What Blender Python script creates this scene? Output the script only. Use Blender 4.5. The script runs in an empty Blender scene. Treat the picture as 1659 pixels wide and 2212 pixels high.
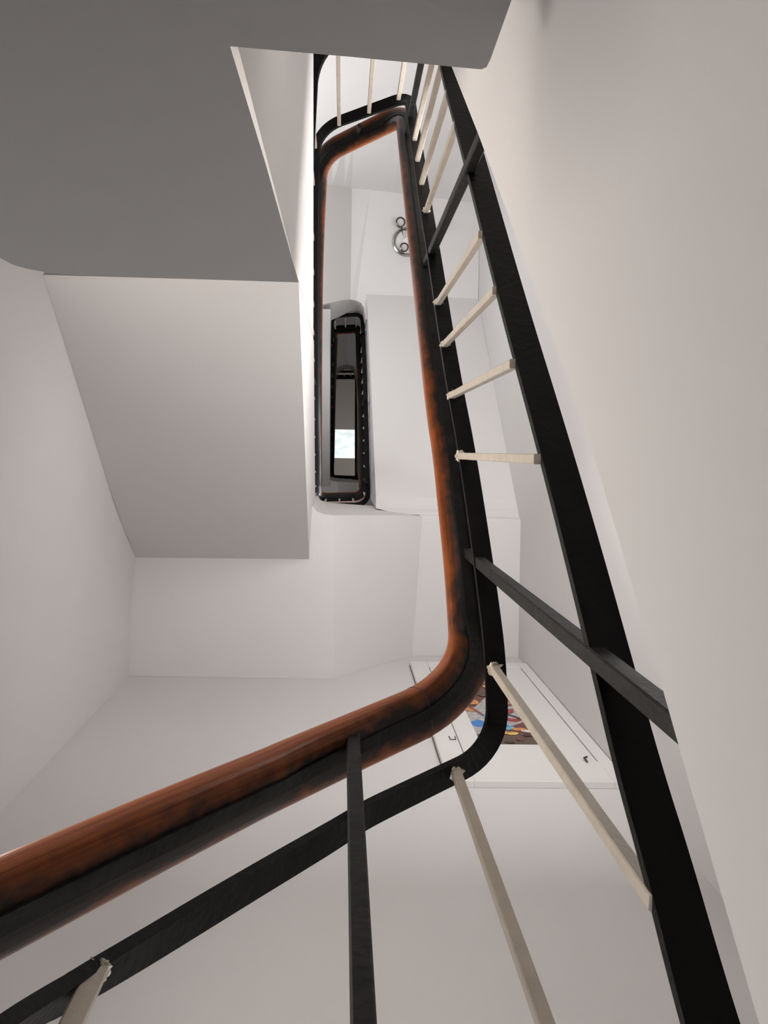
import bpy, bmesh, math, random
from mathutils import Vector, Matrix, noise
random.seed(7)
S = bpy.context.scene
COL = S.collection

# ------------------------------------------------------------------ camera
W_, H_, F_ = 1659.0, 2212.0, 1660.0
CX, CY = W_/2, H_/2
ZEN = (740.0, 975.0)            # where plumb lines meet in the picture
PHI = math.radians(1.0)         # turn of the stair plan in the picture
Zc = Vector((ZEN[0]-CX, ZEN[1]-CY, F_)).normalized()
Xc = Vector((math.cos(PHI), math.sin(PHI), 0)); Xc = (Xc - Zc*Xc.dot(Zc)).normalized()
Yc = Zc.cross(Xc)
def ray(px, py):
    c = Vector((px-CX, py-CY, F_)); d = Vector((c.dot(Xc), c.dot(Yc), c.dot(Zc)))
    return d/d.z
def P(px, py, Z): return ray(px, py)*Z                 # point at height Z above the lens
def PX(px, py, X): r = ray(px, py); return r*(X/r.x)
def PY(px, py, Y): r = ray(px, py); return r*(Y/r.y)
right = Vector((Xc[0], Yc[0], Zc[0])); down = Vector((Xc[1], Yc[1], Zc[1])); fwd = Vector((Xc[2], Yc[2], Zc[2]))
cam_d = bpy.data.cameras.new('camera'); cam = bpy.data.objects.new('camera', cam_d); COL.objects.link(cam)
cam.matrix_world = Matrix(((right.x, -down.x, -fwd.x, 0), (right.y, -down.y, -fwd.y, 0), (right.z, -down.z, -fwd.z, 0), (0,0,0,1)))
cam_d.sensor_fit = 'VERTICAL'; cam_d.sensor_height = 36.0; cam_d.lens = F_/H_*36.0
cam_d.clip_start = 0.01; cam_d.clip_end = 100
S.camera = cam

# ------------------------------------------------------------------ view, sky, lights
S.view_settings.view_transform = 'Standard'; S.view_settings.look = 'None'
S.view_settings.gamma = 1; S.view_settings.use_curve_mapping = False
S.view_settings.exposure = 0.0
w = bpy.data.worlds.new('sky'); S.world = w; w.use_nodes = True
nt = w.node_tree; nt.nodes.clear()
o = nt.nodes.new('ShaderNodeOutputWorld'); b = nt.nodes.new('ShaderNodeBackground')
tc = nt.nodes.new('ShaderNodeTexCoord'); mp = nt.nodes.new('ShaderNodeMapping'); mp.inputs['Scale'].default_value = (60, 150, 20)
nz = nt.nodes.new('ShaderNodeTexNoise'); nz.inputs['Scale'].default_value = 1.0; nz.inputs['Detail'].default_value = 4
cr = nt.nodes.new('ShaderNodeValToRGB'); cr.color_ramp.elements[0].position = .38; cr.color_ramp.elements[0].color = (.68, .77, .77, 1)
cr.color_ramp.elements[1].position = .58; cr.color_ramp.elements[1].color = (.92, 1.0, .98, 1)
nt.links.new(tc.outputs['Generated'], mp.inputs[0]); nt.links.new(mp.outputs[0], nz.inputs['Vector'])
nt.links.new(nz.outputs['Fac'], cr.inputs[0]); nt.links.new(cr.outputs[0], b.inputs['Color']); nt.links.new(b.outputs[0], o.inputs[0])
b.inputs['Strength'].default_value = 1.25

def area(name, loc, target, sx, sy, power, color):
    l = bpy.data.lights.new(name, 'AREA'); l.shape = 'RECTANGLE'; l.size = sx; l.size_y = sy; l.energy = power; l.color = color
    ob = bpy.data.objects.new(name, l); COL.objects.link(ob); ob.location = loc
    ob.rotation_euler = (Vector(target)-Vector(loc)).to_track_quat('-Z', 'Y').to_euler(); return ob
# added fill lights, all out of sight: name, place, aimed at, size, watts, colour
LIGHTS = [
 ('hall_end_fill', (-.20, .80, .0), (-.2, .25, 2.6), 1.1, .25, (.97, .98, 1.0)),  # added fill for the undersides and the spandrel wall
 ('right_flight_fill', (.60, -.45, 1.55), (.58, -.60, 3.5), .35, .7, (1.0, .98, .965)),  # added behind the spandrel wall to brighten the landings
 ('well_fill', (.03, -.75, .92), (.03, -.2, 2.2), .2, .3, (1.0, .96, .92)),  # added above the hall slab to brighten the inner wall
 ('stair_left_fill', (-.85, -.80, 3.5), (.3, -1.67, 3.8), .5, 1.0, (.97, .98, 1.0)),  # unseen fill added for the back wall; no window is built
 ('right_tread_fill', (.42, .05, .95), (.80, -.1, 2.4), .2, .7, (1.0, .96, .93)),  # fill candidate, left switched off
 ('hall_floor_fill', (-.10, .25, -1.6), (-.10, .25, 1.0), .5, .5, (1.0, .93, .86)),  # fill candidate under the lens, left off; no lamp is built
 ('hall_left_fill', (-.68, .08, 1.0), (.16, -.12, .95), .5, .7, (1.0, .93, .86)),  # added to light the spandrel wall; there is no door
 ('landing_fill', (.30, .95, 4.75), (.2, -1.6, 4.2), .8, .7, (.97, .98, 1.0)),  # fill added to lift the back wall; no window here
 ('hall_up_fill', (-.48, .10, .76), (-.42, .05, 2.4), .26, .6, (1.0, .97, .93)),  # weak fill added under the left flight
 ('top_floor_fill', (.62, .3, 10.4), (-.3, -.2, 11.8), .6, .6, (1.0, .97, .93)),  # added to brighten the top ceiling
 ('second_back_fill', (.4, -1.60, 7.0), (0, 0, 7.4), .7, .9, (1.0, .97, .93)),  # unseen fill added for the upper well
]
PW = [4.9, 26, .6, 18, 0, 0, 9.0, 17, 0.3, 5.6, 1.35]
for (nm, lo, ta, sx_, sy_, co), pw_ in zip(LIGHTS, PW):
    if pw_ > 0: area(nm, lo, ta, sx_, sy_, pw_, co)

# ------------------------------------------------------------------ materials
def mat(name, rgb, rough=.6, metal=0, bump=0, bscale=60, vary=0, vscale=6, spec=.5):
    m = bpy.data.materials.new(name); m.use_nodes = True; n = m.node_tree; bs = n.nodes['Principled BSDF']
    bs.inputs['Roughness'].default_value = rough; bs.inputs['Metallic'].default_value = metal
    bs.inputs['Specular IOR Level'].default_value = spec
    t = n.nodes.new('ShaderNodeTexCoord')
    nn = n.nodes.new('ShaderNodeTexNoise'); nn.inputs['Scale'].default_value = vscale; nn.inputs['Detail'].default_value = 3
    n.links.new(t.outputs['Object'], nn.inputs['Vector'])
    r = n.nodes.new('ShaderNodeValToRGB'); r.color_ramp.elements[0].position = .3; r.color_ramp.elements[1].position = .7
    r.color_ramp.elements[0].color = (*[c*(1-vary) for c in rgb], 1); r.color_ramp.elements[1].color = (*[min(1, c*(1+vary)) for c in rgb], 1)
    n.links.new(nn.outputs['Fac'], r.inputs[0]); n.links.new(r.outputs[0], bs.inputs['Base Color'])
    if bump:
        n2 = n.nodes.new('ShaderNodeTexNoise'); n2.inputs['Scale'].default_value = bscale; n2.inputs['Detail'].default_value = 4
        n.links.new(t.outputs['Object'], n2.inputs['Vector'])
        bp = n.nodes.new('ShaderNodeBump'); bp.inputs['Strength'].default_value = bump; bp.inputs['Distance'].default_value = .002
        n.links.new(n2.outputs['Fac'], bp.inputs['Height']); n.links.new(bp.outputs[0], bs.inputs['Normal'])
    return m
PAINT = mat('white_wall_paint', (.64, .622, .612), .85, bump=.25, bscale=45, vary=.012, vscale=2, spec=.2)
IRON = mat('black_painted_iron', (.006, .0055, .0055), .5, bump=.5, bscale=120, vary=.25, vscale=30, spec=.12)
IRONW = mat('worn_black_iron', (.010, .0095, .009), .55, bump=.6, bscale=90, vary=.5, vscale=40, spec=.2)
CREAM = mat('cream_baluster_paint', (.47, .41, .34), .5, bump=.5, bscale=160, vary=.08, vscale=40)
BLOB = mat('cream_paint_crust', (.60, .53, .44), .7, bump=.8, bscale=300, vary=.3, vscale=120)
CHROME = mat('chrome', (.42, .41, .39), .16, metal=1)
DCHROME = mat('dark_chrome', (.10, .095, .085), .25, metal=1)
OPAL = mat('lamp_glass', (.50, .48, .45), .35)
WHITE = mat('white_gloss_paint', (.72, .705, .69), .45, vary=.01)
LINE = mat('dark_joint', (.05, .045, .04), .8)
GLASS = bpy.data.materials.new('window_glass'); GLASS.use_nodes = True
g = GLASS.node_tree; g.nodes.clear(); go = g.nodes.new('ShaderNodeOutputMaterial'); gm = g.nodes.new('ShaderNodeMixShader')
gt = g.nodes.new('ShaderNodeBsdfTransparent'); gg = g.nodes.new('ShaderNodeBsdfGlossy'); gg.inputs['Roughness'].default_value = .05
gm.inputs[0].default_value = .05; g.links.new(gt.outputs[0], gm.inputs[1]); g.links.new(gg.outputs[0], gm.inputs[2]); g.links.new(gm.outputs[0], go.inputs[0])
FLOOR = mat('hall_floor_stone', (.12, .11, .10), .6, vary=.1)

WOOD = bpy.data.materials.new('worn_varnished_wood'); WOOD.use_nodes = True
n = WOOD.node_tree; bs = n.nodes['Principled BSDF']; bs.inputs['Roughness'].default_value = .30; bs.inputs['Specular IOR Level'].default_value = .18
uv = n.nodes.new('ShaderNodeUVMap'); uv.uv_map = 'UVMap'
sp = n.nodes.new('ShaderNodeSeparateXYZ'); n.links.new(uv.outputs[0], sp.inputs[0])
def noi(scale, sc3, det=4):
    m_ = n.nodes.new('ShaderNodeMapping'); m_.inputs['Scale'].default_value = sc3; n.links.new(uv.outputs[0], m_.inputs[0])
    q = n.nodes.new('ShaderNodeTexNoise'); q.inputs['Scale'].default_value = scale; q.inputs['Detail'].default_value = det
    n.links.new(m_.outputs[0], q.inputs['Vector']); return q
def math_(op, a, b_):
    q = n.nodes.new('ShaderNodeMath'); q.operation = op
    for i, v in enumerate((a, b_)):
        if hasattr(v, 'links'): n.links.new(v, q.inputs[i])
        else: q.inputs[i].default_value = v
    return q.outputs[0]
n1 = noi(1.0, (1.5, 9, 1)); n2 = noi(1.0, (14, 45, 1), 3); n3 = noi(1.0, (60, 6, 1), 5)
d = math_('MULTIPLY', math_('SUBTRACT', n1.outputs['Fac'], .5), .22)
d2 = math_('MULTIPLY', math_('SUBTRACT', n2.outputs['Fac'], .5), .12)
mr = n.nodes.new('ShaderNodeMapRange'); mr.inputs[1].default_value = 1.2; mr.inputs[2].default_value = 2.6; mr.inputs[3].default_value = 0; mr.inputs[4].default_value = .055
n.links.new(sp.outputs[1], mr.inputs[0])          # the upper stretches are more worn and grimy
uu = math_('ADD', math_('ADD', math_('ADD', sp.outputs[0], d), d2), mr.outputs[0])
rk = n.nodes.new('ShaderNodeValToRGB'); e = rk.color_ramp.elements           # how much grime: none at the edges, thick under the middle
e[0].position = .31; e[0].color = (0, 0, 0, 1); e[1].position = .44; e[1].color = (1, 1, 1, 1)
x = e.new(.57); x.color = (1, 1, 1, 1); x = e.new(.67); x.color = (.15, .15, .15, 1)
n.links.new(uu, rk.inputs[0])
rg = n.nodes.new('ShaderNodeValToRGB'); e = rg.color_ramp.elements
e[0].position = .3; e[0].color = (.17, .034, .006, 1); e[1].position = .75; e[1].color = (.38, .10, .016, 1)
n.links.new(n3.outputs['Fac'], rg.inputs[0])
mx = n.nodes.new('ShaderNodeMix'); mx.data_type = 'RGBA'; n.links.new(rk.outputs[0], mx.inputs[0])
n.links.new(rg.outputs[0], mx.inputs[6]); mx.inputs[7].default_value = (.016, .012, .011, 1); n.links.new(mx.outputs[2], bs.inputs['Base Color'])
bp = n.nodes.new('ShaderNodeBump'); bp.inputs['Strength'].default_value = .25; bp.inputs['Distance'].default_value = .0015
n.links.new(n3.outputs['Fac'], bp.inputs['Height']); n.links.new(bp.outputs[0], bs.inputs['Normal'])

# ------------------------------------------------------------------ builders
def thing(name, label, cat, loc, group=None):
    o = bpy.data.objects.new(name, None); COL.objects.link(o); o.location = loc; o.empty_display_size = .05
    o['label'] = label; o['category'] = cat
    if group: o['group'] = group
    return o
def wl(o):
    v = Vector((0,0,0))
    while o: v += o.location; o = o.parent
    return v
def mesh(name, vs, fs, m, parent=None, smooth=False, uvs=None, mats=None, mi=None, recalc=True):
    off = wl(parent) if parent else Vector((0,0,0))
    me = bpy.data.meshes.new(name); me.from_pydata([tuple(Vector(v)-off) for v in vs], [], fs)
    for mm in (mats or [m]): me.materials.append(mm)
    if mi:
        for p, i in zip(me.polygons, mi): p.material_index = i
    if uvs:
        L = me.uv_layers.new(name='UVMap')
        for lp in me.loops: L.data[lp.index].uv = uvs[lp.vertex_index]
    if recalc:
        bm = bmesh.new(); bm.from_mesh(me); bmesh.ops.recalc_face_normals(bm, faces=bm.faces); bm.to_mesh(me); bm.free()
    if smooth:
        for p in me.polygons: p.use_smooth = True
        me.set_sharp_from_angle(angle=math.radians(40)) if hasattr(me, 'set_sharp_from_angle') else None
    ob = bpy.data.objects.new(name, me); COL.objects.link(ob)
    if parent: ob.parent = parent
    return ob
def struct(ob, kind='structure'): ob['kind'] = kind; return ob
def prism(name, poly, off, m, parent=None, bevel=0):
    """closed solid: polygon (3-D points) pushed along off (one vector, or one per vertex)"""
    k = len(poly); offs = off if isinstance(off, list) else [Vector(off)]*k
    vs = [Vector(p) for p in poly] + [Vector(p)+Vector(q) for p, q in zip(poly, offs)]
    fs = [tuple(range(k)), tuple(range(2*k-1, k-1, -1))] + [(i, i+k, (i+1) % k+k, (i+1) % k) for i in range(k)]
    ob = mesh(name, vs, fs, m, parent)
    if bevel: b_ = ob.modifiers.new('bevel', 'BEVEL'); b_.width = bevel; b_.segments = 3; b_.limit_method = 'ANGLE'; b_.angle_limit = math.radians(50)
    return ob
def strip_solid(name, bots, tops, m, parent=None, smooth=False):
    """bots: list of rows of equal length (a grid) = underside; tops: same grid = upper side"""
    r, c = len(bots), len(bots[0]); vs = [Vector(v) for row in bots for v in row] + [Vector(v) for row in tops for v in row]
    N = r*c; fs = []
    for i in range(r-1):
        for j in range(c-1):
            a = i*c+j; fs.append((a, a+1, a+c+1, a+c)); fs.append((a+N, a+c+N, a+c+1+N, a+1+N))
    for j in range(c-1):
        fs.append((j, j+N, j+1+N, j+1)); a = (r-1)*c+j; fs.append((a, a+1, a+1+N, a+N))
    for i in range(r-1):
        a = i*c; fs.append((a, a+c, a+c+N, a+N)); a = i*c+c-1; fs.append((a, a+N, a+c+N, a+c))
    return mesh(name, vs, fs, m, parent, smooth)
def fillet(ctrl, rads, seg=10):
    out = [Vector(ctrl[0])]
    for i in range(1, len(ctrl)-1):
        p, a, q = Vector(ctrl[i-1]), Vector(ctrl[i]), Vector(ctrl[i+1]); r = rads[i] if rads[i] else 0
        if r <= 0: out.append(a); continue
        r1 = min(r, (p-a).length*.48); r2 = min(r, (q-a).length*.48)
        s = a+(p-a).normalized()*r1; e_ = a+(q-a).normalized()*r2
        k = .60
        c1 = s+(a-s)*k; c2 = e_+(a-e_)*k
        for j in range(seg+1):
            t = j/seg; out.append(s*(1-t)**3+c1*3*t*(1-t)**2+c2*3*t*t*(1-t)+e_*t**3)
    out.append(Vector(ctrl[-1])); return out
def sweep(name, path, prof, m, parent, smooth=True, uvw=None, scl=None, L0=0.0):
    """prof: closed outline of (outward, up) offsets carried along the path; outward is away from the well"""
    vs, uvs = [], []; L = L0; k = len(prof)
    for i, p in enumerate(path):
        t = (path[min(i+1, len(path)-1)]-path[max(i-1, 0)]).normalized()
        th = Vector((t.x, t.y, 0)).normalized(); s = Vector((0, 0, 1)).cross(th); u = t.cross(s)*-1
        if u.z < 0: u = -u
        if i: L += (p-path[i-1]).length
        for a, h in prof:
            if scl: a, h = a*scl[i], h*scl[i]
            vs.append(p+s*a+u*h); an = math.degrees(math.atan2(h*uvw, a)) if uvw else 0; uvs.append(((.5+((an-270+180) % 360-180)/360) if uvw else a, L))
    fs = []
    for i in range(len(path)-1):
        for j in range(k):
            a = i*k+j; b_ = i*k+(j+1) % k; fs.append((a, b_, b_+k, a+k))
    fs.append(tuple(range(k-1, -1, -1))); fs.append(tuple(range((len(path)-1)*k, len(path)*k)))
    return mesh(name, vs, fs, m, parent, smooth, uvs)
def bar(name, a, b_, w1, w2, m, parent, ang=0, taper=1.0):
    a, b_ = Vector(a), Vector(b_); d_ = (b_-a).normalized()
    u = Vector((math.cos(ang), math.sin(ang), 0)); u = (u-d_*u.dot(d_)).normalized(); v = d_.cross(u)
    c = min(w1, w2)*.10; pr = []
    for sx, sy in ((1, 1), (-1, 1), (-1, -1), (1, -1)):
        x_, y_ = sx*w1/2, sy*w2/2
        q = [(x_, y_-sy*c), (x_-sx*c, y_)]
        pr += q if sx*sy > 0 else q[::-1]
    vs = [a+u*x_*taper+v*y_*taper for x_, y_ in pr]+[b_+u*x_+v*y_ for x_, y_ in pr]; k = 8
    fs = [tuple(range(k)), tuple(range(2*k-1, k-1, -1))]+[(i, (i+1) % k, (i+1) % k+k, i+k) for i in range(k)]
    return mesh(name, vs, fs, m, parent)
def rect(wd, h): return [(-wd/2, -h/2), (wd/2, -h/2), (wd/2, h/2), (-wd/2, h/2)]
def crust(parent, p, r, seed):
    """crusty smear of paint where a baluster meets the rail"""
    bm = bmesh.new(); bmesh.ops.create_icosphere(bm, subdivisions=3, radius=1)
    for v in bm.verts:
        f = 1+.75*noise.noise(v.co*2.1+Vector((seed, seed*.3, 0)))+.3*noise.noise(v.co*6+Vector((seed, 0, 3)))
        v.co = Vector((v.co.x*r*f, v.co.y*r*f, v.co.z*r*.45*f))+Vector(p)-wl(parent)
    me = bpy.data.meshes.new('paint_smear'); bm.to_mesh(me); bm.free(); me.materials.append(BLOB)
    ob = bpy.data.objects.new('paint_smear', me); COL.objects.link(ob); ob.parent = parent
    ob['label'] = 'crusty cream paint smear'; return ob

# ------------------------------------------------------------------ the shell
HH = 3.6                                          # one storey
XL, XR, YT, YB = -.90, .845, -1.67, .985
FLR, CEIL = -2.0, 12.0
c1, c2 = P(1125, 1125, 3.65), P(1120, 1421, 3.65)      # right-hand wall line
struct(prism('wall_right', [(c1.x-(c2.x-c1.x)/(c2.y-c1.y)*(c1.y-YT), YT-.1, FLR), (c2.x, YB+.1, FLR), (c2.x, YB+.1, CEIL+.3), (c1.x-(c2.x-c1.x)/(c2.y-c1.y)*(c1.y-YT), YT-.1, CEIL+.3)], (.2, 0, 0), PAINT))
bw = [P(280, 1460, 3.25), P(890, 1421, 3.65), P(1120, 1421, 3.65)]
yl = bw[0].y; yr = bw[2].y
struct(prism('wall_front', [(-1.3, yl-.005, FLR), (1.1, yr+.002, FLR), (1.1, yr+.002, CEIL+.3), (-1.3, yl-.005, CEIL+.3)], (0, .2, 0), PAINT))
struct(prism('wall_back', [(-1.3, YT, FLR), (1.1, YT, FLR), (1.1, YT, CEIL+.3), (-1.3, YT, CEIL+.3)], (0, -.2, 0), PAINT))
la, lb, lc = P(92, 597, 1.744), P(280, 1212, 3.25), P(280, 1460, 3.25)
def rw(y): return c1.x+(c2.x-c1.x)/(c2.y-c1.y)*(y-c1.y)-.0005
def wy(x): return yl-.005+(yr+.002-(yl-.005))*(x+1.3)/2.4
XO = XL-.249
LWP = [la+(la-lb)*.6, la.copy()]                   # plan line of the wall, easing round its bend
w0, w2 = lb+(la-lb)*.42, lb+(lc-lb)*.75
LWP += [w0*(1-t)**2+lb*2*t*(1-t)+w2*t*t for t in [i/10 for i in range(11)]]
LWP += [lb+(lc-lb)*1.045]
def lw(y):
    for p, q in zip(LWP, LWP[1:]):
        if y <= q.y or q is LWP[-1]: return p.x+(q.x-p.x)*(y-p.y)/(q.y-p.y)
lv = [V_ for V_ in [Vector((p.x, p.y, FLR)) for p in LWP]]
wlft = prism('wall_left', lv+[Vector((-1.12, lv[-1].y, FLR)), Vector((-1.12, lv[0].y, FLR))], (0, 0, 3.249-FLR), PAINT)
for p in wlft.data.polygons: p.use_smooth = abs(p.normal.z) < .5
wlft.data.set_sharp_from_angle(angle=math.radians(20)); struct(wlft)
struct(prism('wall_outer_left', [(XL-.25, YT-.1, FLR), (XL-.25, YB+.1, FLR), (XL-.25, YB+.1, CEIL+.3), (XL-.25, YT-.1, CEIL+.3)], (-.2, 0, 0), PAINT))
struct(prism('floor', [(-1.4, YT-.2, FLR), (1.2, YT-.2, FLR), (1.2, YB+.2, FLR), (-1.4, YB+.2, FLR)], (0, 0, -.15), FLOOR))
# ceiling of the top floor with the rooflight opening
sk = [P(715, 927, CEIL), P(771, 928, CEIL), P(771, 990, CEIL), P(715, 989.5, CEIL)]
x0, x1 = (sk[0].x+sk[3].x)/2, (sk[1].x+sk[2].x)/2; y0, y1 = (sk[0].y+sk[1].y)/2, (sk[2].y+sk[3].y)/2
X0, X1, Y0, Y1 = -1.4, 1.2, YT-.2, YB+.25
vs = []; 
for z in (CEIL, CEIL+.08):
    vs += [(X0, Y0, z), (X1, Y0, z), (X1, Y1, z), (X0, Y1, z), (x0, y0, z), (x1, y0, z), (x1, y1, z), (x0, y1, z)]
fs = [(0, 1, 5, 4), (1, 2, 6, 5), (2, 3, 7, 6), (3, 0, 4, 7)]
fs = fs+[tuple(i+8 for i in reversed(f)) for f in fs]+[(4, 5, 13, 12), (5, 6, 14, 13), (6, 7, 15, 14), (7, 4, 12, 15), (0, 8, 9, 1), (1, 9, 10, 2), (2, 10, 11, 3), (3, 11, 8, 0)]
CEILM = mat('ceiling_paint_top', (.62, .58, .54), .85, bump=.2, spec=.2)
struct(mesh('ceiling', vs, fs, CEILM))
wf = bpy.data.objects.new('window_1', None); COL.objects.link(wf); wf.location = ((x0+x1)/2, (y0+y1)/2, CEIL+.08); wf['kind'] = 'structure'
t_ = .014
for a, b_, c_, d_ in ((x0-t_, y0-t_, x1+t_, y0), (x0-t_, y1, x1+t_, y1+t_), (x0-t_, y0, x0, y1), (x1, y0, x1+t_, y1)):
    prism('window_frame', [(a, b_, CEIL+.08), (c_, b_, CEIL+.08), (c_, d_, CEIL+.08), (a, d_, CEIL+.08)], (0, 0, .05), WHITE, wf)
prism('window_pane', [(x0-t_, y0-t_, CEIL+.13), (x1+t_, y0-t_, CEIL+.13), (x1+t_, y1+t_, CEIL+.13), (x0-t_, y1+t_, CEIL+.13)], (0, 0, .004), GLASS, wf)

def V3(x, y, z): return Vector((x, y, z))
# underside of the hall ceiling, left and above, with the well opening cut in it
pa, pb, pc = P(645, 610, 1.744), P(500, 100, .698), P(1050, 150, .74)
A2 = pa; yd = pa.y
SZ = .66                                          # underside of the hall ceiling slab
sl = [((-900, 520), (0, -.12)), ((-60, 528), (0, -.12)), ((-20, 546), (0, -.12)), ((0, 557), (0, -.12)), ((28, 572), (0, -.12)), ((60, 581), (0, -.12)), ((110, 590), (0, -.12)), ((200, 596.5), (0, -.12)), ((420, 603), (0, -.12)),
      ((645, 610), (-.12, -.12)), ((575, 358), (-.12, -.10)), ((497, 100), (-.12, -.12)), ((760, 123), (0, -.12)), ((1018, 148), (0, -.12)), ((1040, 150), (-.01, -.12)), ((1051, 145), (-.03, -.10)), ((1060, 127), (-.05, -.08)), ((1105, 0), (-.05, 0)), ((1112, -40), (-.05, 0))]
poly = [P(a, b, SZ) for a, b in [q[0] for q in sl]]; offs = [V3(q[1][0], q[1][1], .09) for q in sl]
poly[0].x = lw(-.2)-.0; offs[0] = V3(0, -.12, .09)
poly += [V3(poly[-1].x, YT+.001, SZ), V3(lw(-.9)-.0, YT+.001, SZ)]; offs += [V3(-.05, 0, .09), V3(0, 0, .09)]
SLABM = PAINT
struct(prism('ceiling_hall', poly, offs, SLABM))

# inner wall at the left of the well (its top follows the stair string)
def fasX(y): return A2.x+(y-yd)*(-.0706)
def xfix(px, X, y):                                # height at which the point (X, y) meets picture column px
    lo_, hi_ = .5, 9.0
    for _ in range(50):
        m_ = (lo_+hi_)/2; v = V3(X, y, m_); cc = Vector((v.dot(right), v.dot(down), v.dot(fwd)))
        if CX+F_*cc.x/cc.z < px: lo_ = m_
        else: hi_ = m_
    return lo_
ys = [-1.02, -.9, -.75, -.6, yd-.002]
tops = [xfix(677, fasX(y), y) for y in ys]
# pin the upper edge to the rail foot line
b0 = [Vector((fasX(y), y, SZ+.092)) for y in ys]; t0 = [Vector((fasX(y), y, z)) for y, z in zip(ys, tops)]
k = len(ys); poly = b0+t0[::-1]
struct(prism('wall_inner', poly, (-.10, 0, 0), PAINT))

# right-hand spandrel wall, sloping top
RWX = .158
edge = [(940, 52), (976, 145), (1036, 297), (1120, 526), (1200, 748), (1280, 975), (1412, 1420), (1500, 1730), (1640, 2212), (1700, 2440)]
top = [PX(a, b_, RWX) for a, b_ in edge]
poly = [Vector((RWX, p.y, p.z)) for p in top]
poly = [Vector((RWX, -1.0, poly[0].z+.25))]+poly+[Vector((RWX, poly[-1].y+.3, poly[-1].z-.3)), Vector((RWX, poly[-1].y+.3, -.9)), Vector((RWX, -1.0, -.9))]
struct(prism('wall_spandrel', poly, (.16, 0, 0), PAINT))

# ------------------------------------------------------------------ flights and landings (undersides seen)
def V(x, y, z): return Vector((x, y, z))
def flight(name, label, inner, inner_top, outer, outer_top=None, loc=None, group=None, rows=None):
    """solid slab between an inner edge (well side) and an outer edge, both lists of points"""
    t = thing(name, label, 'stairs', inner[0]); 
    bots = [inner, outer]; tops = [inner_top, outer_top or [p+V(0, 0, .45) for p in outer]]
    strip_solid('flight_slab', bots, tops, PAINT, t)
    return t
# first storey, left flight
def fZ(y):                                        # top of its string
    return xfix(678+3*(y+.38)/.6, fasX(y), y)
li = [P(645, 610, 1.744), P(652, 800, 2.21), P(664, 1108, 2.93), P(668, 1208, 3.25)]
li = [A2.lerp(li[-1], t) for t in (0, .2, .4, .6, .8, 1)]
lit = [V(p.x, p.y, xfix(678+min(3, 3*(p.y+.38)/.6), p.x, p.y)) for p in li]
lit[-1].z = 4.1
lo = [V(lw(p.y)+.0005, p.y, p.z) for p in li]
flight('stair_flight', 'white smooth underside of the nearest stair flight, rising along the left wall', li, lit, lo)
# landing beyond it on the near side of the photograph's bottom wall
def landing(dz, label, detail=True):
    t = thing('stair_landing', label, 'landing', P(676, 1095, 3.25)+V(0, 0, dz))
    e_ = [P(660, 1093, 3.25), P(676, 1094, 3.25), P(684, 1105, 3.25), P(700, 1111, 3.25), P(720, 1113, 3.25), P(800, 1113, 3.44), P(912, 1115, 3.65)]
    far = [V(XO, yl+.02, 3.25), V(e_[1].x-.2, yl+.02, 3.25), V(e_[2].x-.1, yl+.02, 3.25), V(e_[3].x-.04, yl+.02, 3.25), P(720, 1478, 3.25), P(800, 1452, 3.44), P(890, 1421, 3.65)]
    e_[0] = V(XO, e_[1].y, 3.25)
    e_.append(V(rw(.33), P(1125, 1125, 3.65).y, 3.65)); far.append(V(rw(.98), yr+.02, 3.65))
    e_.insert(7, P(914, 1127, 3.65)); far.insert(7, P(891, 1421, 3.651))
    for f in far:
        f.y = wy(f.x)-.0005
    bots = [e_, far]; D = V(0, 0, dz)
    ztop = [3.83]*5+[3.9, 4.0, 4.0, 4.0]
    tops = [[V(p.x, p.y-.012, z) for p, z in zip(e_, ztop)], [V(p.x, p.y, z) for p, z in zip(far, ztop)]]
    bots = [[p+D for p in r] for r in bots]; tops = [[p+D for p in r] for r in tops]
    strip_solid('landing_slab', bots, tops, PAINT, t)
landing(0, 'white landing underside above the cupboard, with a rounded bright edge at the well')
landing(HH, 'higher white landing underside glimpsed inside the second railing loop, at its bottom end')
# right flights
def right_flight(dz, label, top_=False):
    inn = [P(914, 1127.5, 3.65), P(905, 1112.5, 3.655), P(860, 1110, 3.68), P(812, 1098, 3.72), P(812, 1070, 3.76), P(807, 960, 4.02), P(800, 790, 4.46), P(795, 690, 4.74), P(790, 597, 5.02)]
    out = [P(1125, 1125, 3.65), P(1125, 1123, 3.655), P(1124, 1118, 3.67), P(1120, 1100, 3.70), P(1116, 1080, 3.76), P(1090, 965, 4.02), P(1053, 795, 4.46), P(1034, 700, 4.74), P(1014, 606, 5.02)]
    out = [V(rw(q.y), q.y, p.z) for p, q in zip(inn, out)]
    it = []
    for i, p in enumerate(inn):
        zt = p.z+.50; q_ = min(1, max(0, (inn[4].y-p.y)/(inn[4].y-inn[-1].y)))
        it.append(V(min(p.x, P(797-10.5*q_, 975, zt).x), p.y, zt) if i >= 4 else p+V(0, 0, .5))
    D = V(0, 0, dz); t = thing('stair_flight', label, 'stairs', inn[3]+D)
    strip_solid('flight_slab', [[p+D for p in inn], [p+D for p in out]], [[p+D for p in it], [p+D+V(0, 0, .36) for p in out]], PAINT, t)
right_flight(0, 'white smooth underside of the stair flight to the right of the second railing loop')
right_flight(HH, 'uppermost stair flight, a narrow strip along the right side of the innermost railing loop')
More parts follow.
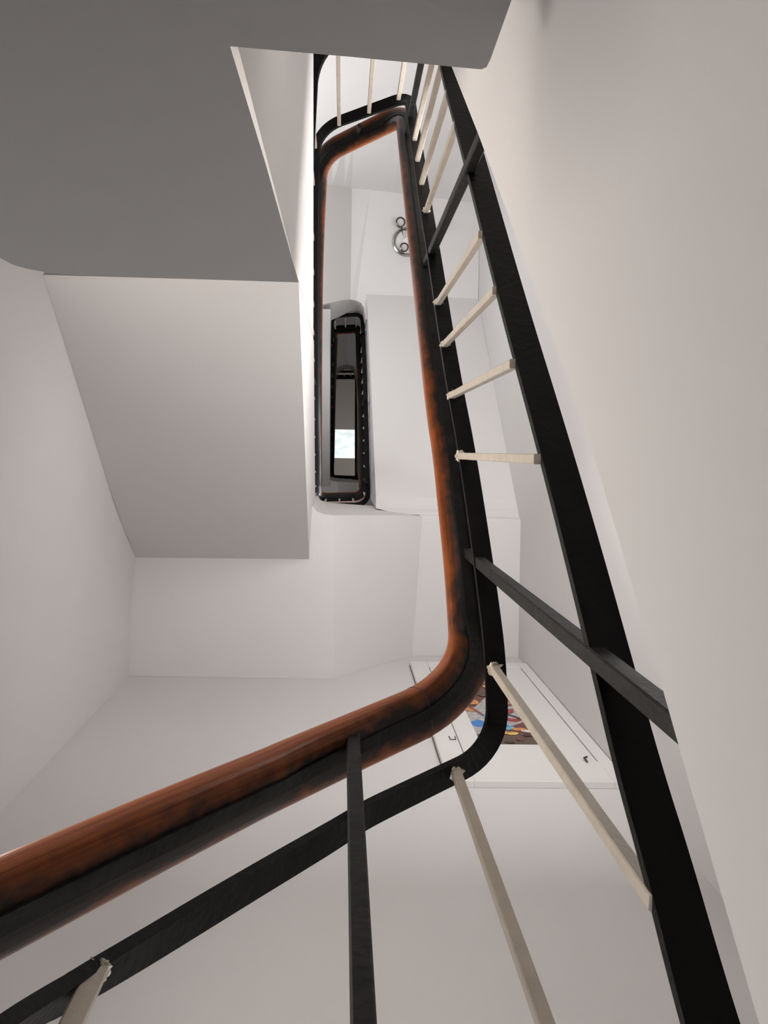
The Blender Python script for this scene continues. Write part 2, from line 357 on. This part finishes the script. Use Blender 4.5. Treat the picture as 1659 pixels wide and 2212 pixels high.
# back winders / landings
def back(dz, label, hole=True):
    D = V(0, 0, dz); t = thing('stair_landing', label, 'landing', P(741, 648, 4.85)+D)
    def zp(px, py):
        z = 4.9
        for _ in range(20): z = min(4.90, max(4.66, 4.90+1.1*(P(px, py, z).x-.05)))
        return P(px, py, z)
    near = [zp(*q) for q in ((698, 658), (715, 654), (741, 648), (757, 647), (770, 649.5), (780, 654), (786, 664), (790, 690))]
    fary = [zp(*q) for q in ((698, 397), (715, 399), (741, 402), (757, 405), (800, 410), (850, 416), (900, 423), (1010, 437))]
    for a_, b_ in list(zip(near, fary))[:4]: b_.x = a_.x; b_.z = a_.z
    near.insert(0, V(XO, near[0].y, near[0].z)); fary.insert(0, V(XO, fary[0].y, near[0].z))
    near.append(V(rw(-.9), near[-1].y+.04, 4.90)); fary.append(V(rw(-1.5), fary[-1].y, 4.90))
    cove = [V(p.x, YT+.0005, 4.30) for p in fary]
    for f in fary: f.y = max(f.y, YT+.03)
    nt_ = [V(p.x, p.y, 5.36) for p in near]
    strip_solid('landing_slab', [[p+D for p in near], [p+D for p in fary], [p+D for p in cove]],
                [[p+D for p in nt_], [V(p.x, p.y, 5.36)+D for p in fary], [V(p.x, p.y, 5.36)+D for p in cove]], PAINT, t)
back(0, 'white landing underside at the top end of the well, carrying the chrome spotlight fitting')
back(HH, 'dim highest landing underside at the top end of the innermost railing loop')
# upper left flights
def left_upper(dz, label):
    inn = [P(714, 668, 4.72), P(713, 725, 5.0), P(712.5, 900, 5.95), P(712, 1058, 6.90)]
    D = V(0, 0, dz); t = thing('stair_flight', label, 'stairs', inn[1]+D)
    out = [V(XO, p.y, p.z) for p in inn]; it = [p+V(0, 0, .30) for p in inn]
    strip_solid('flight_slab', [[p+D for p in inn], [p+D for p in out]], [[p+D for p in it], [p+D+V(0, 0, .3) for p in out]], PAINT, t)
left_upper(0, 'grey-white strip of stair flight along the left side inside the second railing loop')

# ------------------------------------------------------------------ railings
HW, HD = .067, .044
def hprof():
    pr = []
    for i in range(28):
        a = 2*math.pi*i/28; c_, s_ = math.cos(a), math.sin(a)
        x_ = HW/2*math.copysign(abs(c_)**.75, c_); y_ = (HD/2)*math.copysign(abs(s_)**(.85 if s_ > 0 else .62), s_)
        pr.append((x_, y_))
    return pr
def Zh(y):  return 1.299/(1+5.34e-4*(y-975))
def Zb(y):  return 1.179/(1+5.34e-4*(y-975))
# centre line of the wooden handrail
h1 = [P(0, 1957, .52)+(P(0, 1957, .52)-P(400, 1767, .67))*.8, P(0, 1957, .52), P(400, 1767, .67), P(700, 1630, .86), P(1027, 1486, 1.02),
      P(1009, 1250, Zh(1250)), P(990, 1100, Zh(1100)), P(975, 975, Zh(975)), P(960, 897, Zh(897)), P(929, 655, Zh(655)), P(905, 470, Zh(470)), P(890, 357, Zh(357)), P(877, 244, 2.12),
      P(688, 337, 2.36), P(681, 540, 2.76), P(681.5, 758, 3.35), P(683, 940, 4.0), P(686, 1073, 4.50)]
h1r = [0, .05, .1, .15, .13, .1, .1, .1, .1, .1, .1, .1, .07, .09, .2, .2, .2, 0]
h1[-1] = P(685, 1060, 4.42)
h2 = [P(684, 1045, 4.36), P(686, 1075, 4.50), P(785, 1073, 4.62), P(782, 900, 5.1), P(776, 712, 5.80), P(722, 714, 6.05), P(718, 860, 6.9), P(716, 1000, 7.8)]
h2r = [0, .06, .07, .1, .07, .07, .2, 0]
h3 = [P(716, 995, 7.77), P(717, 1031, 8.0), P(771.5, 1033, 8.15), P(771, 920, 8.8), P(771, 815, 9.5), P(720, 815, 9.6), P(716.5, 930, 9.7), P(716, 1016, 9.8)]
h3r = [0, .05, .05, .1, .05, .05, .1, 0]
def rail(loc, label):
    return thing('stair_railing', label, 'railing', loc)
def add_handrail(par, ctrl, rads, wscale=1.0, L0=0.0):
    path = fillet(ctrl, rads, 14)
    scl = [1-.13*min(1, max(0, (p.z-.95)/1.1)) for p in path]
    pr = [(a*wscale, b_*wscale) for a, b_ in hprof()]
    hr = sweep('handrail', path, pr, WOOD, par, True, HW/HD, scl, L0); hr['label'] = 'worn brown wooden handrail'
    st = sweep('handrail_core', [p.copy() for p in path], [(a-.003, b_-HD/2*wscale-.0005) for a, b_ in rect(.015*wscale, .004)], IRONW, hr, False, None, scl)
    st['label'] = 'flat dark iron strip under the wood'
    return hr, path

# --- first storey
R1 = rail(P(770, 1640, .40), 'nearest and largest stair railing, sweeping from the bottom left up the right side')
hr1, hp1 = add_handrail(R1, h1, h1r)
b1 = [P(-170, 2330, .355), P(0, 2224, .41), P(232, 2097, .49), P(500, 1934, .60), P(736, 1795, .71), P(785, 1762, .745), P(900, 1706, .81), P(1074, 1622, .91),
      P(1072, 1440, Zb(1440)), P(1050, 1258, Zb(1258)), P(1010, 985, Zb(985)), P(982, 838, Zb(838)), P(958, 690, Zb(690)), P(941, 573, Zb(573)), P(923, 470, Zb(470)), P(906, 357, Zb(357)), P(892, 262, Zb(262)), P(884, 207, 2.0),
      P(681, 281, 2.20)]
b1r = [0, .05, .1, .1, .03, .03, .05, .16, .05, .1, .1, .1, .1, .1, .1, .1, .05, .05, .09]
off_left = [P(688, 333, 2.36), P(681, 540, 2.76), P(681.5, 758, 3.35), P(683, 940, 4.0), P(685, 1060, 4.42)]
b1 += [p+V(0, 0, -.13) for p in off_left[1:]]; b1r += [.2, .2, .2, 0]
bp1 = fillet(b1, b1r, 10)
sweep('upper_rail', bp1, rect(.026, .010), IRON, R1, False)
# bottom rail along the right, round the top, up the left
def Zbb(v): return .702-.996*v
bb = [(1560, 2300), (1505, 2115), (1440, 1870), (1377, 1658), (1322, 1440), (1260, 1200), (1199, 975), (1107, 655), (1023, 340), (969, 150)]
lowc = []
for a, b_ in bb:
    r_ = ray(a, b_); z = .702/(1+.996*r_.y); lowc.append(r_*z)
lowc.append(V(.165, -.86, 1.50)); lowc.append(V(-.075, -.86, 1.72))
lowr = [0]+[.1]*9+[.08, .09]
for y in (-.6, -.2, .2): lowc.append(V(fasX(y)-.03, y, 1.80+(y+.85)*1.76)); lowr.append(.1)
lowr[-1] = 0
lp1 = fillet(lowc, lowr, 10)
sweep('lower_rail', lp1, rect(.030, .009), IRON, R1, False)

NB = [0]
def lowz(x_, y_):
    best = min(lp1, key=lambda p: (p.x-x_)**2+(p.y-y_)**2); return best.z
def baluster(par, top_, zbot, wd=.0105, ang=0, blob=True, taper=1.0):
    o_ = bar('baluster', (top_.x, top_.y, top_.z), (top_.x, top_.y, zbot), wd, wd, CREAM, par, ang, taper)
    NB[0] += 1
    if blob: crust(o_, (top_.x, top_.y, top_.z-.004), .0075, NB[0]*1.7)
    return o_
def post(par, a, zt, zb_, wd=.014, m=IRONW):
    o_ = bar('post', (a.x, a.y, zt), (a.x, a.y, zb_), wd, wd, m, par); o_['label'] = 'black square iron post'; return o_
# near run below the handrail
for (px, py, Z) in ((213, 2090, .478),):
    p = P(px, py, Z); baluster(R1, p, .02, .0125, ang=.25)
p = P(985, 1668, .845); baluster(R1, p, .05, .0108, ang=-.05)
p = P(1066, 1443, Zb(1440)-.004); baluster(R1, p, Zbb(p.y), .0105, ang=.0)
p = P(764, 1640, .80); post(R1, V(p.x, p.y, 0), .86, .02, .0150)
pp = P(1022, 1203, 1.10); post(R1, V(pp.x, pp.y, 0), pp.z+.10, Zbb(pp.y)-.16, .0145)
for (px, py) in ((995, 985), (975, 855), (960, 745), (946, 655)):
    p = P(px, py, Zb(py)-.004); baluster(R1, p, Zbb(p.y), .0098)
pp = P(932, 545, Zb(545)); post(R1, V(pp.x, pp.y, 0), pp.z+.10, Zbb(pp.y)-.17, .0145)
for (px, py) in ((920, 458), (910, 398), (901, 348), (895, 303)):
    p = P(px, py, Zb(py)-.004); baluster(R1, p, Zbb(p.y), .0098, blob=(py == 458))
pp = P(885, 258, 1.93); post(R1, V(pp.x, pp.y, 0), pp.z+.10, 1.25, .0125)
for (px, py, Z) in ((861, 212, 1.98), (797, 241, 2.05), (732.5, 268, 2.12)):
    p = P(px, py, Z-.004); baluster(R1, p, 1.55, .0098, blob=False)
sa = P(776, 268, 2.08); bar('bracket', (sa.x, sa.y+.004, 2.08), P(773, 290, 2.25), .008, .010, IRON, R1)
# left side
def lbar(y): # point of the upper rail on the left side at depth y
    c_ = [p for p in bp1 if p.x < 0 and p.z > 2.1]; return min(c_, key=lambda p: abs(p.y-y))
def lerp_path(path, y, side):
    best = None
    for a, b_ in zip(path, path[1:]):
        if (a.x < 0) == (side < 0) and (b_.x < 0) == (side < 0) and min(a.y, b_.y) <= y <= max(a.y, b_.y) and abs(a.y-b_.y) > 1e-6:
            t = (y-a.y)/(b_.y-a.y); q = a.lerp(b_, t)
            if best is None or q.z > best.z: best = q
    return best
for y in (-.80, -.70, -.625, -.545, -.466, -.38, -.238, -.15, -.068, .019, .11, .19):
    q = lerp_path(bp1, y, -1)
    if q: baluster(R1, q+V(-.004, 0, -.004), q.z-.46, .0098, blob=False)
q = lerp_path(bp1, -.30, -1)
if q: post(R1, V(q.x, q.y, 0), q.z+.11, q.z-.6, .0125)
q = P(681, 318, 2.20); baluster(R1, q+V(0, 0, -.004), 1.74, .0100, blob=False)
# screw and joint in the big handrail
def screw(par, p, r, tdir):
    vs = []; n_ = 12
    u = tdir.orthogonal().normalized(); v = tdir.cross(u).normalized()
    for h in (0, .0012):
        for i in range(n_): a = 2*math.pi*i/n_; vs.append(p+u*r*math.cos(a)+v*r*math.sin(a)+tdir*h)
    fs = [tuple(range(n_)), tuple(range(2*n_-1, n_-1, -1))]+[(i, (i+1) % n_, (i+1) % n_+n_, i+n_) for i in range(n_)]
    o_ = mesh('screw', vs, fs, LINE, par); o_['label'] = 'dark screw head'; return o_
screw(hr1, P(812, 1545, .925), .0035, -ray(812, 1545).normalized())
# seam across the wood
def seam(path, i, par):
    pr = [(a*1.012, b_*1.012) for a, b_ in hprof()]
    a = path[i]; b_ = a+(path[i+1]-path[i-1]).normalized()*.0012
    o_ = sweep('joint_seam', [a, b_], pr, LINE, par, False); o_['label'] = 'dark joint line across the wood'
def near_idx(path, q): return min(range(1, len(path)-1), key=lambda i: (path[i]-q).length)
def path_at(path, q):
    i = near_idx(path, q); return i
i_ = near_idx(hp1, P(884, 1552, .965)); seam(hp1, i_, hr1)

# --- second and third storeys
def upper_storey(ctrl, rads, label, loc, drop=.13, low=.60, wscale=1.0):
    R = rail(loc, label); hr, path = add_handrail(R, ctrl, rads, wscale, 4.0)
    def outw(path, d_, dz):
        out = []
        for i, p in enumerate(path):
            t = (path[min(i+1, len(path)-1)]-path[max(i-1, 0)]); th = V(t.x, t.y, 0).normalized(); s = V(0, 0, 1).cross(th)
            out.append(p+s*d_+V(0, 0, dz))
        return out
    up = outw(path, .004, -drop); lo_ = outw(path, .008, -low)
    sweep('upper_rail', up, rect(.026, .010), IRON, R, False); sweep('lower_rail', lo_, rect(.026, .009), IRON, R, False)
    L = 0; nxt = .05; cnt = 0
    for i in range(1, len(up)):
        seg = V(up[i].x-up[i-1].x, up[i].y-up[i-1].y, 0).length
        while seg > 1e-6 and L+seg >= nxt:
            t = (nxt-L)/seg; a = up[i-1].lerp(up[i], t); b_ = lo_[i-1].lerp(lo_[i], t)
            if cnt % 6 == 5: post(R, V(a.x, a.y, 0), a.z+.11, b_.z-.05, .012)
            else: bar('baluster', (a.x, a.y, a.z-.004), (a.x, a.y, b_.z), .0098, .0098, CREAM, R)
            cnt += 1; nxt += .0775
        L += seg
    return R
upper_storey(h2, h2r, 'second stair railing, a narrow dark rounded rectangle seen within the nearest one', P(741, 1075, 3.8))
upper_storey(h3, h3r, 'topmost stair railing, the smallest dark rectangle, framing the rooflight', P(741, 1031, 7.4), wscale=.85)

# ------------------------------------------------------------------ cupboard front with a picture
YW = (yl+yr)/2
def on(px, py, d_=0.0):
    y = .97
    for _ in range(4): q = PY(px, py, y); y = wy(q.x)-d_
    return PY(px, py, y)
cb = thing('wall_cupboard', 'white panelled wall cupboard in the corner behind the handrail bend', 'cupboard', on(1140, 1688))
def panel(name, quad, d0, d1, m, par, bevel=0):
    f = [on(a, b_, d1) for a, b_ in quad]; return prism(name, f, [V(0, d1-d0+.0005, 0)]*len(f), m, par, bevel)
# outer frame made of four boards, verticals plumb
xl_, xr_ = on(886, 1430, .02).x, c2.x-.004
zt_, zb_ = on(1000, 1431, .02).z, on(1000, 1688, .02).z
dxl, dxr = on(927, 1442, .014).x, on(1124, 1446, .014).x
dzt, dzb = on(1000, 1444, .014).z, on(1100, 1647, .014).z
def box(name, x0_, x1_, z0_, z1_, d0, d1, m, par, bevel=.002):
    yc = lambda x_: wy(x_)
    return prism(name, [V(x0_, yc(x0_)-d1, z0_), V(x1_, yc(x1_)-d1, z0_), V(x1_, yc(x1_)-d1, z1_), V(x0_, yc(x0_)-d1, z1_)], (0, d1-d0, 0), m, par, bevel)
box('frame_board', xl_, dxl-.0035, zb_, zt_, 0, .022, WHITE, cb); box('frame_board', dxr+.0035, xr_, zb_, zt_, 0, .022, WHITE, cb)
box('frame_board', dxl-.0035, dxr+.0035, dzt+.0035, zt_, 0, .022, WHITE, cb); box('frame_board', dxl-.0035, dxr+.0035, zb_, dzb-.0045, 0, .022, WHITE, cb)
box('back_board', dxl-.006, dxr+.006, dzb-.01, dzt+.006, 0, .004, LINE, cb, 0)
pxl, pxr = on(1023, 1578, .010).x, on(1175, 1614, .010).x; pzb, pzt = on(1100, 1614, .010).z, on(1100, 1478, .010).z
dr = box('door_leaf', dxl, dxr, dzb, dzt, .004, .012, WHITE, cb, 0)
for q in ((dxl, pxl, dzb, dzt), (pxr, dxr, dzb, dzt), (pxl, pxr, dzb, pzb), (pxl, pxr, pzt, dzt)):
    box('door_rail', *q, .012, .020, WHITE, dr, .0015)
box('edge_batten', xl_-.0015, xl_, zb_, zt_, 0, .004, LINE, cb, 0)
# latch hook and hinge pin
hk = on(1268, 1645, .026)
def tube(name, pts, r, m, par):
    return sweep(name, [Vector(p) for p in pts], [(r*math.cos(2*math.pi*i/8), r*math.sin(2*math.pi*i/8)) for i in range(8)], m, par)
tube('latch_hook', [hk+V(0, 0, -.002), hk+V(.0004, 0, .03), hk+V(.012, -.001, .036)], .003, LINE, cb)
hg = on(985, 1597, .024)
tube('hinge', [hg+V(-.02, 0, .028), hg+V(-.019, 0, 0), hg+V(-.001, 0, -.002), hg+V(.001, 0, .028)], .0016, LINE, cb)
# the picture: patches of colour on a brown ground
cols = dict(brown=(.10, .065, .045), dark=(.045, .03, .025), grey=(.42, .40, .40), red=(.33, .045, .035), blue=(.045, .20, .52), sky=(.12, .42, .60), yellow=(.72, .52, .13), cream=(.72, .62, .40), orange=(.62, .27, .08), green=(.12, .28, .12), maroon=(.16, .05, .04), white=(.7, .68, .64))
pm = {k: mat('print_'+k, v, .5, vary=.35, vscale=60) for k, v in cols.items()}
names = list(pm); vs, fs, mi = [], [], []
def pw(u, v_, d_): x_ = pxl+(pxr-pxl)*u; return V(x_, wy(x_)-d_, pzb+(pzt-pzb)*v_)
def patch(pts, c_, d_):
    b0_ = len(vs); vs.extend(pw(u, v_, d_) for u, v_ in pts); fs.append(tuple(range(b0_, b0_+len(pts)))); mi.append(names.index(c_))
patch([(0, 0), (1, 0), (1, 1), (0, 1)], 'maroon', .0125)
patch([(0, 0), (1, 0), (1, .13), (.75, .17), (.5, .12), (.25, .15), (0, .12)], 'brown', .0128)
patch([(0, .15), (.45, .22), (1, .35), (1, .62), (.55, .75), (.2, .55), (0, .62)], 'grey', .0127)
rr = random.Random(5)
def blobp(u, v_, ru, rv, c_, d_):
    k_ = 9; patch([(min(1, max(0, u+ru*math.cos(2*math.pi*i/k_)*rr.uniform(.6, 1.15))), min(1, max(0, v_+rv*math.sin(2*math.pi*i/k_)*rr.uniform(.6, 1.15)))) for i in range(k_)], c_, d_)
spec_ = [(.12, .30, .16, .06, 'blue'), (.45, .27, .26, .045, 'blue'), (.62, .24, .12, .03, 'sky'), (.5, .36, .28, .03, 'cream'), (.35, .42, .10, .03, 'sky'), (.78, .36, .16, .03, 'red'), (.92, .37, .08, .02, 'maroon'),
         (.42, .18, .12, .03, 'yellow'), (.62, .165, .12, .02, 'yellow'), (.78, .225, .16, .02, 'orange'), (.92, .20, .14, .02, 'white'), (.22, .16, .10, .03, 'green'), (.3, .13, .10, .02, 'cream'), (.68, .09, .07, .03, 'maroon'), (.5, .05, .1, .02, 'dark'),
         (.1, .52, .10, .05, 'orange'), (.2, .64, .14, .06, 'orange'), (.1, .72, .12, .04, 'brown'), (.62, .60, .2, .07, 'maroon'), (.8, .50, .12, .04, 'red'), (.55, .8, .25, .08, 'brown'), (.85, .14, .1, .02, 'dark'), (.3, .85, .2, .06, 'green'), (.75, .92, .2, .05, 'yellow')]
for i, (u, v_, ru, rv, c_) in enumerate(spec_): blobp(u, v_, ru, rv, c_, .0130+.00012*i)
def stroke(u0, v0, u1, v1, w_, c_, d_):
    a = Vector((u0, v0)); b_ = Vector((u1, v1)); n_ = (b_-a).orthogonal().normalized()*w_; patch([tuple(a-n_), tuple(b_-n_), tuple(b_+n_), tuple(a+n_)], c_, d_)
stroke(.55, .50, .90, .38, .010, 'dark', .0165); stroke(.08, .58, .30, .42, .012, 'red', .0165); stroke(.50, .52, .98, .62, .012, 'red', .0165)
pic = thing('picture', 'colourful abstract picture in brown, blue, yellow and red set in the white cupboard door', 'picture', pw(.5, 0, .012))
mesh('picture_print', vs, fs, None, pic, mats=list(pm.values()), mi=mi, recalc=False)

# ------------------------------------------------------------------ ceiling lamp with spot heads
lz = 4.90
lc_ = P(878, 523, lz-.012)
lamp = thing('ceiling_lamp', 'round chrome ceiling lamp with swivelling spot heads, on the landing underside beside the handrail', 'lamp', V(lc_.x, lc_.y, lz))
def lathe(name, prof, axis_o, ax, m, par, seg=40, smooth=True):
    ax = Vector(ax).normalized(); u = ax.orthogonal().normalized(); v = ax.cross(u); vs = []; k_ = len(prof)
    for i in range(seg):
        a = 2*math.pi*i/seg
        for r, h in prof: vs.append(Vector(axis_o)+(u*math.cos(a)+v*math.sin(a))*r+ax*h)
    fs = [(i*k_+j, i*k_+j+1, ((i+1) % seg)*k_+j+1, ((i+1) % seg)*k_+j) for i in range(seg) for j in range(k_-1)]
    return mesh(name, vs, fs, m, par, smooth)
o0 = V(lc_.x, lc_.y, lz)
lathe('ceiling_plate', [(.0, .001), (.084, .001), (.084, .012), (.076, .013), (.0, .016)], o0, (0, 0, -1), WHITE, lamp)
lathe('chrome_ring', [(.072, .012), (.074, .024), (.080, .030), (.088, .026), (.090, .012), (.088, .002), (.082, .004), (.072, .012)], o0, (0, 0, -1), CHROME, lamp)
lathe('ring_edge', [(.071, .010), (.0735, .0245), (.0755, .0245), (.0735, .010)], o0, (0, 0, -1), DCHROME, lamp)
hub = lathe('hub', [(0, .010), (.028, .012), (.028, .04), (.020, .05), (0, .052)], o0, (0, 0, -1), WHITE, lamp)
for (px, py, Z, r) in ((865, 480, 4.76, .030), (873, 534, 4.78, .027), (912, 500, 4.77, .028)):
    c_ = P(px, py, Z); ax = (V(0, 0, 0)-c_).normalized(); ax = (ax+V(0, 0, -1)).normalized()
    root = c_-ax*.085
    h_ = lathe('spot_head', [(0, -.01), (r*.6, -.01), (r*.8, .01), (r*.97, .075), (r, .092), (r*.80, .094), (r*.78, .085), (r*.70, .083)], root, ax, DCHROME, lamp, 32)
    lathe('spot_lens', [(0, .080), (r*.5, .083), (r*.72, .084), (r*.72, .078), (0, .07)], root, ax, OPAL, h_, 32)
    tube('spot_arm', [o0+V(0, 0, -.02)+(V(root.x-o0.x, root.y-o0.y, 0)*.4), root+V(0, 0, -.02), root+ax*.01], .005, CHROME, lamp)
